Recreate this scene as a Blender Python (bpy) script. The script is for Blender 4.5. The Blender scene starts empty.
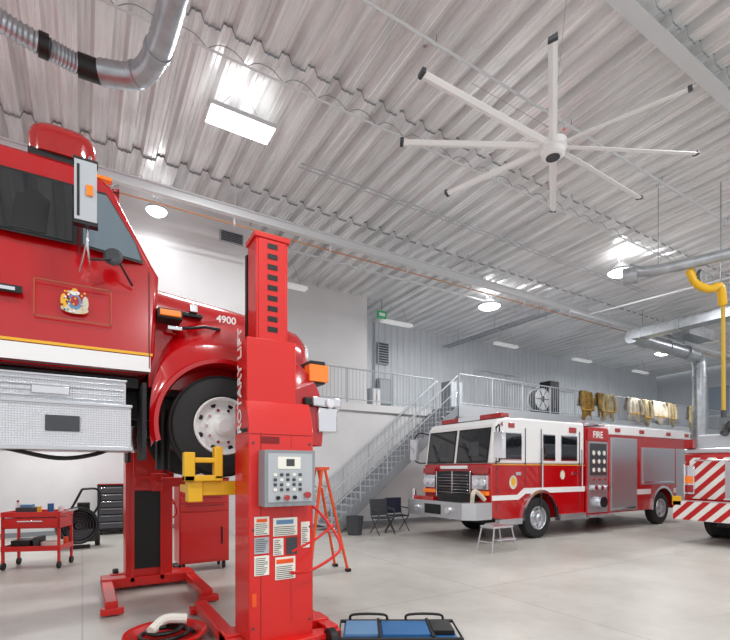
import bpy, bmesh, math, random
from mathutils import Vector, Matrix
random.seed(4)
S=bpy.context.scene
try:
    S.view_settings.view_transform='Standard'
except Exception: pass

# ------------------------------------------------------------------ materials
def lin(c): return tuple(((x/12.92) if x<=.04045 else ((x+.055)/1.055)**2.4) for x in c)
MATS={}
def mat(name,c,rough=.5,metal=0,emis=0,bump=None,noise=None,coat=0,alpha=1,trans=0,stretch=None):
    if name in MATS: return MATS[name]
    m=bpy.data.materials.new(name); m.use_nodes=True
    nt=m.node_tree; b=nt.nodes['Principled BSDF']
    col=(*lin(c),1)
    b.inputs['Base Color'].default_value=col
    b.inputs['Roughness'].default_value=rough
    b.inputs['Metallic'].default_value=metal
    if coat: b.inputs['Coat Weight'].default_value=coat; b.inputs['Coat Roughness'].default_value=.05
    if emis:
        b.inputs['Emission Color'].default_value=col; b.inputs['Emission Strength'].default_value=emis
    tc=nt.nodes.new('ShaderNodeTexCoord'); vec=tc.outputs['Object']
    if stretch:
        mp=nt.nodes.new('ShaderNodeMapping'); mp.inputs['Scale'].default_value=stretch; nt.links.new(vec,mp.inputs['Vector']); vec=mp.outputs['Vector']
    if noise:
        n=nt.nodes.new('ShaderNodeTexNoise'); n.inputs['Scale'].default_value=noise[0]; n.inputs['Detail'].default_value=6
        r=nt.nodes.new('ShaderNodeValToRGB')
        r.color_ramp.elements[0].position=.3; r.color_ramp.elements[1].position=.72
        k=noise[1]
        r.color_ramp.elements[0].color=(*lin(tuple(x*(1-k) for x in c)),1)
        r.color_ramp.elements[1].color=(*lin(tuple(min(1,x*(1+k*.5)) for x in c)),1)
        nt.links.new(vec,n.inputs['Vector']); nt.links.new(n.outputs['Fac'],r.inputs['Fac'])
        nt.links.new(r.outputs['Color'],b.inputs['Base Color'])
    if bump:
        n=nt.nodes.new('ShaderNodeTexNoise'); n.inputs['Scale'].default_value=bump[1]; o=n.outputs['Fac']
        bp=nt.nodes.new('ShaderNodeBump'); bp.inputs['Strength'].default_value=bump[2]; bp.inputs['Distance'].default_value=.01
        nt.links.new(tc.outputs['Object'],n.inputs['Vector']); nt.links.new(o,bp.inputs['Height']); nt.links.new(bp.outputs['Normal'],b.inputs['Normal'])
    MATS[name]=m; return m

RED=mat('fire_red_paint',(.71,.02,.055),.2,0,coat=.8)
RED2=mat('lift_red_paint',(.82,.09,.06),.38,coat=.3)
REDD=mat('dark_red',(.5,.03,.04),.5)
WHITE=mat('white_paint',(.93,.93,.93),.3,coat=.3)
WALLM=mat('wall_white',(.86,.86,.865),.6,noise=(1.2,.03))
WALLG=mat('wall_panel_grey',(.84,.86,.88),.5,noise=(1.2,.03))
CEIL=mat('ceiling_steel',(.95,.95,.95),.28,.38,noise=(1.6,.12),stretch=(5,.35,1))
STEELW=mat('white_steel',(.85,.86,.87),.4,.2)
BLACK=mat('black_plastic',(.05,.05,.055),.45)
RUB=mat('rubber',(.13,.13,.135),.75,bump=('noise',30,.3))
GLASSD=mat('dark_glass',(.07,.085,.10),.04,0,coat=1)
GLASSL=mat('light_glass',(.42,.48,.52),.05,0,coat=1)
CHROME=mat('chrome',(.9,.9,.92),.12,1)
ALU=mat('aluminium',(.80,.81,.83),.32,.85)
GALV=mat('galvanised_duct',(.72,.74,.76),.32,.75,noise=(6,.1))
GREY=mat('grey_paint',(.55,.57,.59),.45)
GREYL=mat('light_grey_paint',(.70,.72,.74),.45)
GREYD=mat('dark_grey',(.25,.26,.28),.5)
YEL=mat('yellow_paint',(.90,.70,.10),.4)
YELD=mat('dull_yellow_tube',(.78,.64,.22),.5)
GOLD=mat('gold_stripe',(.93,.70,.18),.35)
BRONZE=mat('bronze_line',(.62,.38,.22),.4)
AMBER=mat('amber_lens',(.98,.50,.05),.2,emis=.15,coat=1)
LENS=mat('clear_lens',(.92,.94,.96),.1,.3)
REDL=mat('red_lens',(.65,.02,.02),.12,coat=1)
ORANGE=mat('orange_fibreglass',(.92,.33,.10),.45)
BLUE=mat('blue_vinyl',(.16,.40,.62),.35)
BLUEL=mat('light_blue',(.38,.54,.70),.5)
LAMP=mat('lamp_diffuser',(1,1,1),.5,emis=7)
LAMPOFF=mat('lamp_white',(.93,.93,.93),.4,emis=.25)
EXIT=mat('exit_green',(.15,.55,.35),.4,emis=.4)
COP=mat('orange_pipe',(.72,.52,.38),.4)
TAN=mat('tan_canvas',(.72,.66,.52),.85,noise=(5,.2))
CREAM=mat('cream_canvas',(.86,.83,.76),.85,noise=(5,.15))
GOLDC=mat('ochre_canvas',(.64,.50,.24),.85,noise=(5,.3))
PAPER=mat('paper_label',(.92,.92,.88),.6)
PANE=mat('window_pane',(.62,.68,.74),.1,coat=1)

def nodes(name):
    m=bpy.data.materials.new(name); m.use_nodes=True; nt=m.node_tree; b=nt.nodes['Principled BSDF']
    tc=nt.nodes.new('ShaderNodeTexCoord'); L=nt.links.new
    def mth(op,a=None,bv=None,la=None,lb=None):
        n=nt.nodes.new('ShaderNodeMath'); n.operation=op
        if a is not None:n.inputs[0].default_value=a
        if bv is not None:n.inputs[1].default_value=bv
        if la: L(la,n.inputs[0])
        if lb: L(lb,n.inputs[1])
        return n.outputs[0]
    return m,nt,b,tc,L,mth
def floor_mat():
    m,nt,b,tc,L,mth=nodes('concrete_floor')
    def noise(s,d=8,r=.6,dist=0):
        n=nt.nodes.new('ShaderNodeTexNoise'); n.inputs['Scale'].default_value=s; n.inputs['Detail'].default_value=d; n.inputs['Roughness'].default_value=r; n.inputs['Distortion'].default_value=dist
        L(tc.outputs['Object'],n.inputs['Vector']); return n.outputs['Fac']
    a=noise(.3,9,.62); c=noise(3.0,10,.7,.5)
    s=mth('MULTIPLY',bv=.4,la=c); s=mth('ADD',la=s,lb=a)
    r=nt.nodes.new('ShaderNodeValToRGB'); r.color_ramp.elements[0].position=.45; r.color_ramp.elements[1].position=.95
    r.color_ramp.elements[0].color=(*lin((.63,.615,.59)),1); r.color_ramp.elements[1].color=(*lin((.80,.79,.765)),1)
    L(s,r.inputs['Fac'])
    st=nt.nodes.new('ShaderNodeValToRGB'); st.color_ramp.elements[0].position=.60; st.color_ramp.elements[1].position=.72
    st.color_ramp.elements[0].color=(1,1,1,1); st.color_ramp.elements[1].color=(.88,.87,.86,1); L(noise(1.3,10,.65,1.5),st.inputs['Fac'])
    br=nt.nodes.new('ShaderNodeTexBrick'); br.offset=0; br.inputs['Scale'].default_value=.2
    br.inputs['Mortar Size'].default_value=.0018; br.inputs['Brick Width'].default_value=1; br.inputs['Row Height'].default_value=1
    br.inputs['Color1'].default_value=(1,1,1,1); br.inputs['Color2'].default_value=(1,1,1,1); br.inputs['Mortar'].default_value=(.68,.68,.68,1)
    L(tc.outputs['Object'],br.inputs['Vector'])
    mm=nt.nodes.new('ShaderNodeMixRGB'); mm.blend_type='MULTIPLY'; mm.inputs['Fac'].default_value=1
    m2=nt.nodes.new('ShaderNodeMixRGB'); m2.blend_type='MULTIPLY'; m2.inputs['Fac'].default_value=1
    L(r.outputs['Color'],mm.inputs['Color1']); L(br.outputs['Color'],mm.inputs['Color2'])
    L(mm.outputs['Color'],m2.inputs['Color1']); L(st.outputs['Color'],m2.inputs['Color2'])
    L(m2.outputs['Color'],b.inputs['Base Color'])
    rr=nt.nodes.new('ShaderNodeMapRange'); rr.inputs['To Min'].default_value=.26; rr.inputs['To Max'].default_value=.46
    L(c,rr.inputs['Value']); L(rr.outputs['Result'],b.inputs['Roughness'])
    return m
FLOOR=floor_mat()
def chevron_mat():
    m,nt,b,tc,L,mth=nodes('chevron_reflective'); sp=nt.nodes.new('ShaderNodeSeparateXYZ'); L(tc.outputs['Object'],sp.inputs[0])
    a=mth('SUBTRACT',bv=4.55,la=sp.outputs['Y']); a=mth('ABSOLUTE',la=a)
    s=mth('ADD',la=a,lb=sp.outputs['Z']); s=mth('MULTIPLY',bv=3.1,la=s); s=mth('FRACT',la=s); s=mth('GREATER_THAN',bv=.5,la=s)
    mx=nt.nodes.new('ShaderNodeMixRGB'); mx.inputs['Color1'].default_value=(*lin((.9,.9,.88)),1); mx.inputs['Color2'].default_value=(*lin((.74,.08,.10)),1)
    L(s,mx.inputs['Fac']); L(mx.outputs['Color'],b.inputs['Base Color']); b.inputs['Roughness'].default_value=.35
    return m
CHEV=chevron_mat()
def diamond_mat():
    m,nt,b,tc,L,mth=nodes('diamond_plate'); sp=nt.nodes.new('ShaderNodeSeparateXYZ'); L(tc.outputs['Object'],sp.inputs[0])
    b.inputs['Base Color'].default_value=(*lin((.83,.84,.86)),1); b.inputs['Metallic'].default_value=.8; b.inputs['Roughness'].default_value=.28
    u=mth('ADD',la=sp.outputs['X'],lb=sp.outputs['Z']); v=mth('SUBTRACT',la=sp.outputs['X'],lb=sp.outputs['Z'])
    u=mth('SINE',la=mth('MULTIPLY',bv=150,la=u)); v=mth('SINE',la=mth('MULTIPLY',bv=150,la=v))
    h=mth('MULTIPLY',la=u,lb=v); h=mth('MAXIMUM',bv=.15,la=h)
    bp=nt.nodes.new('ShaderNodeBump'); bp.inputs['Strength'].default_value=.8; bp.inputs['Distance'].default_value=.006
    L(h,bp.inputs['Height']); L(bp.outputs['Normal'],b.inputs['Normal']); return m
DIAM=diamond_mat()

# ------------------------------------------------------------------ builder
def empty(name):
    e=bpy.data.objects.new(name,None); e.empty_display_size=.2; S.collection.objects.link(e); return e
class M:
    def __init__(s): s.v=[];s.f=[];s.m=[];s.mats=[]
    def mi(s,m):
        if m not in s.mats: s.mats.append(m)
        return s.mats.index(m)
    def add(s,vs,fs,m):
        o=len(s.v); s.v+= [tuple(p) for p in vs]; i=s.mi(m)
        for f in fs: s.f.append(tuple(o+k for k in f)); s.m.append(i)
    def box(s,x0,x1,y0,y1,z0,z1,m):
        s.add([(x0,y0,z0),(x1,y0,z0),(x1,y1,z0),(x0,y1,z0),(x0,y0,z1),(x1,y0,z1),(x1,y1,z1),(x0,y1,z1)],
              [(0,3,2,1),(4,5,6,7),(0,1,5,4),(1,2,6,5),(2,3,7,6),(3,0,4,7)],m)
    def prism(s,pts,ax,a,b,m):
        def P(p,c):
            return (c,p[0],p[1]) if ax=='x' else ((p[0],c,p[1]) if ax=='y' else (p[0],p[1],c))
        n=len(pts); vs=[P(p,a) for p in pts]+[P(p,b) for p in pts]
        fs=[tuple(range(n)),tuple(range(2*n-1,n-1,-1))]+[(i,(i+1)%n,n+(i+1)%n,n+i) for i in range(n)]
        s.add(vs,fs,m)
    def cyl(s,p0,p1,r,m,n=16,r1=None):
        p0=Vector(p0);p1=Vector(p1); d=(p1-p0).normalized(); u=d.orthogonal().normalized(); w=d.cross(u); r1=r if r1 is None else r1
        vs=[p0+(u*math.cos(2*math.pi*i/n)+w*math.sin(2*math.pi*i/n))*r for i in range(n)]+[p1+(u*math.cos(2*math.pi*i/n)+w*math.sin(2*math.pi*i/n))*r1 for i in range(n)]
        s.add(vs,[tuple(range(n)),tuple(range(2*n-1,n-1,-1))]+[(i,(i+1)%n,n+(i+1)%n,n+i) for i in range(n)],m)
    def lathe(s,c,d,prof,m,n=32):
        c=Vector(c); d=Vector(d).normalized(); u=d.orthogonal().normalized(); w=d.cross(u)
        rings=[[c+d*h+(u*math.cos(2*math.pi*i/n)+w*math.sin(2*math.pi*i/n))*max(r,.0005) for i in range(n)] for r,h in prof]
        s.loft(rings,m,True,False)
    def loft(s,rings,m,closed=True,caps=False):
        n=len(rings[0]); vs=[p for r in rings for p in r]; fs=[]
        for k in range(len(rings)-1):
            for i in range(n if closed else n-1):
                j=(i+1)%n; fs.append((k*n+i,k*n+j,(k+1)*n+j,(k+1)*n+i))
        if caps: fs+= [tuple(range(n)),tuple(range(len(vs)-1,len(vs)-n-1,-1))]
        s.add(vs,fs,m)
    def tube(s,pts,r,m,n=8,closed=False,rib=0):
        pts=[Vector(p) for p in pts]; N=len(pts); u=None; rings=[]
        for i,p in enumerate(pts):
            a=pts[(i-1)%N] if (closed or i>0) else p; b=pts[(i+1)%N] if (closed or i<N-1) else p
            d=(b-a).normalized()
            if u is None: u=d.orthogonal().normalized()
            else:
                u=(u-d*u.dot(d)); u=u.normalized() if u.length>1e-5 else d.orthogonal().normalized()
            w=d.cross(u); rr=r+(rib if i%2 else 0)
            rings.append([p+(u*math.cos(2*math.pi*k/n)+w*math.sin(2*math.pi*k/n))*rr for k in range(n)])
        if closed: rings.append(rings[0])
        s.loft(rings,m,True,not closed)
    def done(s,name,parent=None,bevel=0,ang=35,flat=False):
        me=bpy.data.meshes.new(name); me.from_pydata(s.v,[],s.f)
        for m in s.mats: me.materials.append(m)
        for p,i in zip(me.polygons,s.m): p.material_index=i
        bm=bmesh.new(); bm.from_mesh(me); bmesh.ops.recalc_face_normals(bm,faces=bm.faces); bm.to_mesh(me); bm.free()
        if not flat:
            me.shade_smooth()
            try: me.set_sharp_from_angle(angle=math.radians(ang))
            except Exception: pass
        o=bpy.data.objects.new(name,me); S.collection.objects.link(o)
        if parent: o.parent=parent
        if bevel:
            b=o.modifiers.new('bevel','BEVEL'); b.width=bevel; b.segments=2; b.limit_method='ANGLE'; b.angle_limit=math.radians(40); b.harden_normals=False
        return o
def path(ctrl,sub=8):
    P=[Vector(c) for c in ctrl]; out=[]
    P=[P[0]*2-P[1]]+P+[P[-1]*2-P[-2]]
    for i in range(1,len(P)-2):
        for k in range(sub):
            t=k/sub; a,b,c,d=P[i-1],P[i],P[i+1],P[i+2]
            out.append(.5*((2*b)+(c-a)*t+(2*a-5*b+4*c-d)*t*t+(3*b-a-3*c+d)*t**3))
    out.append(P[-2]); return out
def text(s,loc,size,m,parent,name,xdir=(1,0,0),ydir=(0,0,1)):
    c=bpy.data.curves.new(name,'FONT'); c.body=s; c.size=size; c.extrude=.002; c.materials.append(m); c.align_x='CENTER'; c.align_y='CENTER'; c.offset=size*.02
    o=bpy.data.objects.new(name,c); S.collection.objects.link(o)
    x=Vector(xdir);y=Vector(ydir);z=x.cross(y)
    o.matrix_world=Matrix(((x.x,y.x,z.x,loc[0]),(x.y,y.y,z.y,loc[1]),(x.z,y.z,z.z,loc[2]),(0,0,0,1)))
    if parent: o.parent=parent
    return o
def boxobj(name,*a,parent=None,bevel=0):
    b=M(); b.box(*a); return b.done(name,parent,bevel)

# ------------------------------------------------------------------ room
XE=31.0; YB=15.5; YM=-6; XM=-9
def zc(y): return 7.62+(YB-y)*.02
boxobj('floor',XM,XE+.2,YM,YB+.2,-.15,0,FLOOR)
PITCH=.42
def prof(dep=.12):
    return [(0,0),(.045,0),(.053,-.012),(.067,-.012),(.075,0),(.12,0),(.165,dep),(.205,dep),(.213,dep-.012),(.227,dep-.012),(.235,dep),(.275,dep),(.28,dep),(.325,0),(.37,0),(.378,-.012),(.392,-.012),(.40,0)]
b=M(); pr=prof(); ys=[YM,0,6.65,YB]
xs=[]
x=XM
while x<XE-.1: 
    for p in pr: xs.append((min(x+p[0],XE),p[1]))
    x+=PITCH
rows=[[(px,y,zc(y)+dz) for px,dz in xs] for y in ys]
b.loft(rows,CEIL,False); b.done('ceiling',ang=25)
b=M()
for y in (6.62,3.37,9.9):
    rows=[[(px,yy,zc(yy)+dz-.035) for px,dz in xs] for yy in (y-.14,y+.14)]
    b.loft(rows,CEIL,False)
    rows=[[(px,y-.14,zc(y)+dz+e) for px,dz in xs] for e in (-.035,.005)]
    b.loft(rows,GREY,False)
b.done('trim_1',ang=25)
def ribwall(b,x0,x1,y,z0,z1,m,pitch=.3,d=.03):
    pts=[]; x=x0
    while x<x1-.01:
        pts+=[(x,y),(x+pitch*.62,y),(x+pitch*.70,y-d),(x+pitch*.92,y-d)]; x+=pitch
    pts=[p for p in pts if p[0]<x1]+[(x1,y)]
    b.loft([[(px,py,z) for px,py in pts] for z in (z0,z1)],m,False)
b=M(); ribwall(b,8.35,XE,YB,3.85,7.9,WALLG); b.box(8.35,XE,YB+.01,YB+.15,0,7.9,WALLG); b.done('wall_back',flat=True)
b=M(); b.box(3.45,8.35,13.6,13.8,3.85,7.9,WALLM); b.box(8.25,8.35,13.8,YB,3.85,7.9,WALLM)
b.box(3.6,XE,12.65,12.8,0,3.55,WALLM)
b.box(XM,3.45,11.0,11.15,3.85,7.95,WALLM); b.box(3.3,3.45,11.15,13.6,3.85,7.9,WALLM)
b.box(XM,3.6,15.0,15.2,0,3.85,WALLM); b.box(3.6,3.75,12.8,15.2,0,3.6,WALLM); b.box(XM,3.45,11.0,15.2,3.75,3.86,WALLM)
b.done('wall_office')
b=M(); b.box(XE,XE+.15,YM,YB,0,8.2,WALLG); b.done('wall_right')
boxobj('baseboard_back',3.6,XE,12.62,12.65,0,.12,GREY)
boxobj('baseboard_office',XM,3.6,14.97,15.0,0,.12,GREY)
b=M()
b.box(XE-.05,XE-.012,10.6,11.42,3.96,6.6,STEELW); b.box(XE-.05,XE-.001,11.52,12.8,3.92,6.6,STEELW)
b.box(XE-.08,XE-.05,11.65,12.65,4.9,6.5,PANE); b.box(XE-.07,XE-.05,11.65,12.65,3.98,4.8,GREYL); b.box(XE-.08,XE-.05,10.68,11.35,4.9,6.5,PANE)
b.done('window_1')
b=M(); b.box(XE-.06,XE-.001,4,8.5,0,4.2,STEELW)
for k in range(5): b.box(XE-.08,XE-.06,4.1,8.4,.1+k*.82,.85+k*.82,WALLG)
b.done('door_1')

e=empty('ceiling_beam'); b=M(); 
b.box(XM,XE-.01,9.56,9.69,7.0,7.025,STEELW); b.box(XM,XE-.01,9.61,9.64,7.025,7.18,STEELW); b.box(XM,XE-.01,9.56,9.69,7.17,7.19,STEELW)
x=XM+.5
while x<XE:
    b.cyl((x,9.62,7.18),(x,9.62,7.70),.012,STEELW,8); x+=2.24
b.done('beam',e)
b=M(); b.tube([(XM,9.75,6.90),(XE-.05,9.75,6.90)],.017,COP,8)
x=XM+.5
while x<XE: b.box(x,x+.03,9.70,9.78,6.87,7.02,STEELW); x+=2.24
b.done('gas_line',e)
e=empty('ceiling_tie_rod'); b=M(); b.tube([(XM,6.65,7.60),(XE-.05,6.65,7.60)],.016,STEELW,8)
x=XM+.4
while x<XE-.6:
    b.tube(path([(x,6.65,7.60),(x+.14,6.65,7.71),(x+.28,6.65,7.74),(x+.42,6.65,7.71),(x+.56,6.65,7.60)],3),.006,GREY,6); x+=.56
b.done('rod',e)
e=empty('ceiling_purlin'); b=M(); b.box(XM,XE-.05,3.34,3.46,7.70,7.80,STEELW); b.box(XM,XE-.05,3.26,3.34,7.70,7.715,STEELW); b.done('channel',e)
e=empty('overhead_conduit'); b=M()
b.tube([(3.6,8.3,7.66),(15.8,8.3,7.66)],.014,GREYL,6); b.tube([(3.6,8.42,7.66),(15.8,8.42,7.66)],.012,GREYL,6); 
b.tube([(9.2,6.9,7.72),(9.2,12.5,7.60)],.016,GREYL,6)
b.tube([(7.0,6.9,7.70),(7.0,9.4,7.66)],.02,STEELW,8)
b.done('conduit',e)
e=empty('sprinkler_pipe'); b=M(); b.tube([(3.7,11.4,7.50),(15,11.4,7.50)],.03,STEELW,8)
for x in (4.3,7.3,10.3,13.3): b.cyl((x,11.4,7.50),(x,11.4,7.38),.012,STEELW,6); b.lathe((x,11.4,7.36),(0,0,1),[(0,0),(.03,0),(.012,.03)],CHROME,8); b.tube([(x+.2,11.4,7.5),(x+.2,11.4,7.67)],.006,GREY,5)
b.done('pipe',e)
e=empty('sprinkler_pipe'); b=M(); b.tube([(XM,5.0,7.66),(15,5.0,7.66)],.022,STEELW,8)
for x in (1,4,7,10,13): b.cyl((x,5.0,7.66),(x,5.0,7.56),.010,STEELW,6); b.lathe((x,5.0,7.54),(0,0,1),[(0,0),(.03,0),(.012,.03)],CHROME,8); b.tube([(x+.2,5.0,7.66),(x+.2,5.0,7.79)],.006,GREY,5)
b.done('pipe',e)
e=empty('cable_tray'); b=M()
for x in (13.2,13.5): b.box(x-.01,x+.01,9.8,15.3,7.0,7.06,GALV)
for k in range(18): b.box(13.2,13.5,9.9+k*.3,9.93+k*.3,7.0,7.02,GALV)
b.tube([(13.35,9.8,7.04),(13.35,15.3,7.04)],.025,GREYL,8); 
for y in (10.5,12.5,14.5): b.tube([(13.35,y,7.06),(13.35,y,7.58)],.008,GREY,5)
b.done('tray',e)

e=empty('mezzanine_deck'); b=M()
b.box(10.6,XE-.01,11.5,YB-.04,3.56,3.85,GREYL); b.box(3.76,10.6,12.6,13.6,3.62,3.85,WALLM); b.box(10.57,XE-.01,11.44,11.5,3.5,3.9,GREYL)
for x in (11.0,16.5,22,27.5): b.box(x,x+.15,11.55,11.7,0,3.55,GREY)
b.done('deck',e)
def rail(name,pts,h=1.08,pitch=.13,post=1.5):
    e=empty(name); b=M()
    for (p,q) in zip(pts,pts[1:]):
        p=Vector(p);q=Vector(q); L=(q-p).length; d=(q-p)
        for z in (h,.12): b.tube([p+Vector((0,0,z)),q+Vector((0,0,z))],.024 if z==h else .016,GREYL,8)
        n=int(L/pitch)
        for i in range(n+1):
            c=p+d*(i/n); b.cyl(c+Vector((0,0,.12)),c+Vector((0,0,h)),.008,GREYL,5)
        n=max(1,int(L/post))
        for i in range(n+1):
            c=p+d*(i/n); b.cyl(c,c+Vector((0,0,h)),.024,GREYL,8)
    b.done('rails',e); return e
rail('mezzanine_railing',[(10.65,11.53,3.85),(30.8,11.53,3.85)])
rail('mezzanine_railing',[(3.6,12.66,3.85),(10.5,12.66,3.85)])
e=empty('staircase'); b=M(); n=21; X0,X1=5.9,10.55; Z1=3.85
for i in range(n):
    x=X0+(X1-X0)*i/n; z=Z1*(i+1)/n
    b.box(x,x+(X1-X0)/n+.03*(i<n-1),11.54,12.5,z-.04,z,GREYL)
    if i<n-1: b.box(x+.2,x+.215,11.54,12.5,z-.02,z+.145,GREY)
b.done('treads',e)
b=M()
for y in (11.5,12.5):
    b.prism([(X0-.12,0),(X0+.25,0),(X1-.0,Z1-.30),(X1-.0,Z1+.02),(X0-.02,.16),(X0-.12,.05)],'y',y-.025,y+.025,GREY)
b.done('stringers',e)
b=M()
for y in (11.48,12.52):
    for h,r in ((1.0,.026),(.55,.014)): b.tube([(X0,y,h+.1),(X1,y,Z1+h)],r,GREYL,8)
    b.tube([(X0-.3,y,.95),(X0-.12,y,1.06),(X0,y,1.1)],.022,GREYL,8)
    for i in range(0,31):
        t=i/30; x=X0+(X1-X0)*t; z=Z1*t
        b.cyl((x,y,z+.05),(x,y,z+1.02),.02 if i%6==0 else .008,GREYL,6)
b.done('handrails',e)

e=empty('wall_vent'); b=M(); b.box(2.72,3.28,10.95,10.999,7.08,7.34,GREYL)
for k in range(6): b.box(2.75,3.25,10.93,10.96,7.10+k*.038,7.12+k*.038,GREYD)
b.done('grille',e)
e=empty('wall_louver'); b=M(); b.box(9.95,10.45,15.36,15.46,5.95,6.8,GREYL)
for k in range(8): b.box(9.99,10.41,15.32,15.38,6.0+k*.10,6.05+k*.10,GREYD)
b.done('grille',e)
e=empty('electrical_panel'); b=M(); b.box(9.9,10.5,15.26,15.46,4.3,5.35,GREY); b.box(9.95,10.45,15.23,15.27,4.35,5.3,GREYL); b.cyl((9.8,15.4,4.6),(9.8,15.4,7.55),.03,GREYL,8); b.done('box',e,.01)
e=empty('wall_conduit'); b=M()
for x0,x1,z in ((15.2,16.6,6.3),(17.2,18.4,5.9),(19.2,21,5.9)):
    b.tube(path([(x0,15.4,3.9),(x0,15.4,z-.4),(x0+.25,15.35,z),(x1,15.35,z),(x1+1.5,15.35,z)],6),.05,STEELW,8)
b.done('pipe',e)

# ------------------------------------------------------------------ lamps
def arealamp(e,x,y,z,w,d,power,disk=False,up=False):
    l=bpy.data.lights.new('lamp','AREA'); l.shape='DISK' if disk else 'RECTANGLE'; l.size=w
    if not disk: l.size_y=d
    l.energy=power
    o=bpy.data.objects.new('lamp',l); S.collection.objects.link(o); o.location=(x,y,z); o.parent=e
    if up: o.rotation_euler=(math.pi,0,0)
def hb(x,y,z,lit=True,w=1.05,d=.45,power=165,up=4):
    e=empty('high_bay_light' if lit else 'linear_light'); b=M()
    if lit:
        b.box(x-w/2,x+w/2,y-d/2,y+d/2,z,z+.07,STEELW); b.box(x-w/2+.02,x+w/2-.02,y-d/2+.02,y+d/2-.02,z-.015,z,LAMP); b.box(x-.2,x+.2,y-.08,y+.08,z+.07,z+.12,STEELW)
    else:
        b.prism([(y-.12,z),(y+.12,z),(y+.07,z+.1),(y-.07,z+.1)],'x',x-w/2,x+w/2,LAMPOFF)
    for s in (-.4,.4): b.tube([(x+s*w,y,z+.07),(x+s*w*.4,y,zc(y)-.03)],.006,GREY,5)
    b.done('fixture',e)
    if lit:
        arealamp(e,x,y,z-.04,w,d,power); arealamp(e,x,y,z+.13,.9,.4,up,up=True)
def rb(x,y,z,r=.33,power=165,up=9):
    e=empty('pendant_light'); b=M()
    b.lathe((x,y,z),(0,0,1),[(r,0),(r*.97,.06),(r*.6,.14),(r*.4,.22),(0,.24)],STEELW,28)
    b.lathe((x,y,z),(0,0,1),[(0,-.10),(r*.5,-.085),(r*.85,-.04),(r*.96,.01)],LAMP,28)
    for s in (-.3,.3): b.tube([(x,y,z+.22),(x+s,y,zc(y)-.03)],.006,GREY,5)
    b.done('fixture',e); arealamp(e,x,y,z-.13,r*1.8,0,power,True)
    if up: arealamp(e,x,y,z+.27,.3,0,up,True,True)
for p in ((2.2,7.5,7.35),(2.2,1.6,7.4),(8.5,1.6,7.4),(15,2.5,7.4),(-5,7.4,7.35),(-4.5,1.6,7.35),(2,-4,7.4),(10,-4,7.4),(-5,-4,7.4)): hb(*p)  # first is the fixture in view, the others are extra lamps added out of view
for p in ((12.7,7.3,7.2),(11.5,11.0,7.15,.36),(22.3,10.9,7.0),(23,6.9,7.1)): rb(*p)
rb(1.3,10.35,7.05,.2,12,2)
for x,y in ((4.9,12.4),(9.6,13.6),(15.2,13.6),(20.4,13.6),(25.5,13.6)): hb(x,y,6.95,False,1.3)
e=empty('added_alcove_light'); b=M(); b.box(-1.4,.4,12.9,13.1,3.68,3.74,STEELW); b.box(-1.38,.38,12.92,13.08,3.66,3.68,LAMP); b.done('fixture',e); arealamp(e,-.5,13,3.63,1.7,.15,85)  # added lamp to brighten the lower wall in the alcove, no known fixture
e=empty('exit_sign'); b=M(); b.box(8.6,8.95,13.3,13.36,6.95,7.2,EXIT); b.box(8.66,8.89,13.295,13.3,7.02,7.13,WHITE); b.cyl((8.78,13.33,7.2),(8.78,13.33,7.60),.015,GREY,6); b.done('panel',e)

# ------------------------------------------------------------------ ceiling fan
e=empty('ceiling_fan'); hz=6.6
r_,d_=2.82,6.98
hx=.8545*r_+.5195*d_; hy=-.5195*r_+.8545*d_
b=M(); b.lathe((hx,hy,hz-.16),(0,0,1),[(0,0),(.13,0),(.17,.03),(.17,.10),(.2,.12),(.2,.22),(.08,.26),(.05,.3),(.05,1.24),(.12,1.26)],WHITE,24)
b.lathe((hx,hy,hz-.17),(0,0,1),[(0,0),(.10,0),(.10,.02)],GREYD,24)
b.done('hub',e)
b=M()
for ang,L in ((-112,1.9),(-38.5,1.72),(4,2.3),(32.5,2.5),(68,1.9),(139,1.85),(182,2.3),(211,2.5)):
    a=math.radians(ang); rr,dd=math.cos(a),math.sin(a)
    d=Vector((.8545*rr+.5195*dd,-.5195*rr+.8545*dd,0)); s=Vector((-d.y,d.x,0)); c=Vector((hx,hy,hz))
    def q(t,w,z): return c+d*t+s*w+Vector((0,0,z))
    rings=[]
    for t,w in ((.15,.045),(.3,.058),(L-.05,.052)):
        rings.append([q(t,-w,-.012),q(t,0,-.018),q(t,w,.016),q(t,w,.024),q(t,0,.0),q(t,-w,-.002)])
    b.loft(rings,WHITE,True,True)
    rings=[]
    for t,w in ((L-.05,.056),(L,.05)):
        rings.append([q(t,-w,-.02),q(t,w,-.0),q(t,w,.055),q(t,-w,.025)])
    b.loft(rings,GREYD,True,True)
b.done('blades',e)
b=M()
for a in range(4):
    t=math.radians(45+90*a); b.tube([(hx+.05*math.cos(t),hy+.05*math.sin(t),hz+.3),(hx+1.2*math.cos(t),hy+1.2*math.sin(t),zc(hy)-.04)],.004,GREYL,5)
b.done('guy_wires',e)

# ------------------------------------------------------------------ ducts
e=empty('spiral_duct'); b=M()
pts=path([(1.05,1.0,6.95),(1.0,3,6.95),(.88,5.2,6.95),(.80,6.2,6.93),(.62,6.72,6.9),(.2,6.9,6.88)],14)
b.tube(pts,.145,GALV,20,rib=.007); 
for t in (20,42,56): b.tube([pts[t],pts[t+1]],.165,GALV,20)
b.done('duct',e)
b=M(); b.tube([(.25,6.9,6.88),(-.05,6.9,6.87)],.135,BLACK,18); b.tube([(-.35,6.80,6.86),(-.45,6.79,6.86)],.135,BLACK,18); b.done('clamps',e)
b=M(); pts=path([(-.05,6.9,6.87),(-.6,6.75,6.86),(-1.5,6.55,6.9),(-4,6.6,6.95)],26)
b.tube(pts,.105,GALV,16,rib=.018); b.done('flex_hose',e)
b=M(); 
for y in (2,4.2): b.tube([(.95,y,7.1),(.95,y,7.75)],.008,GREY,5)
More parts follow.
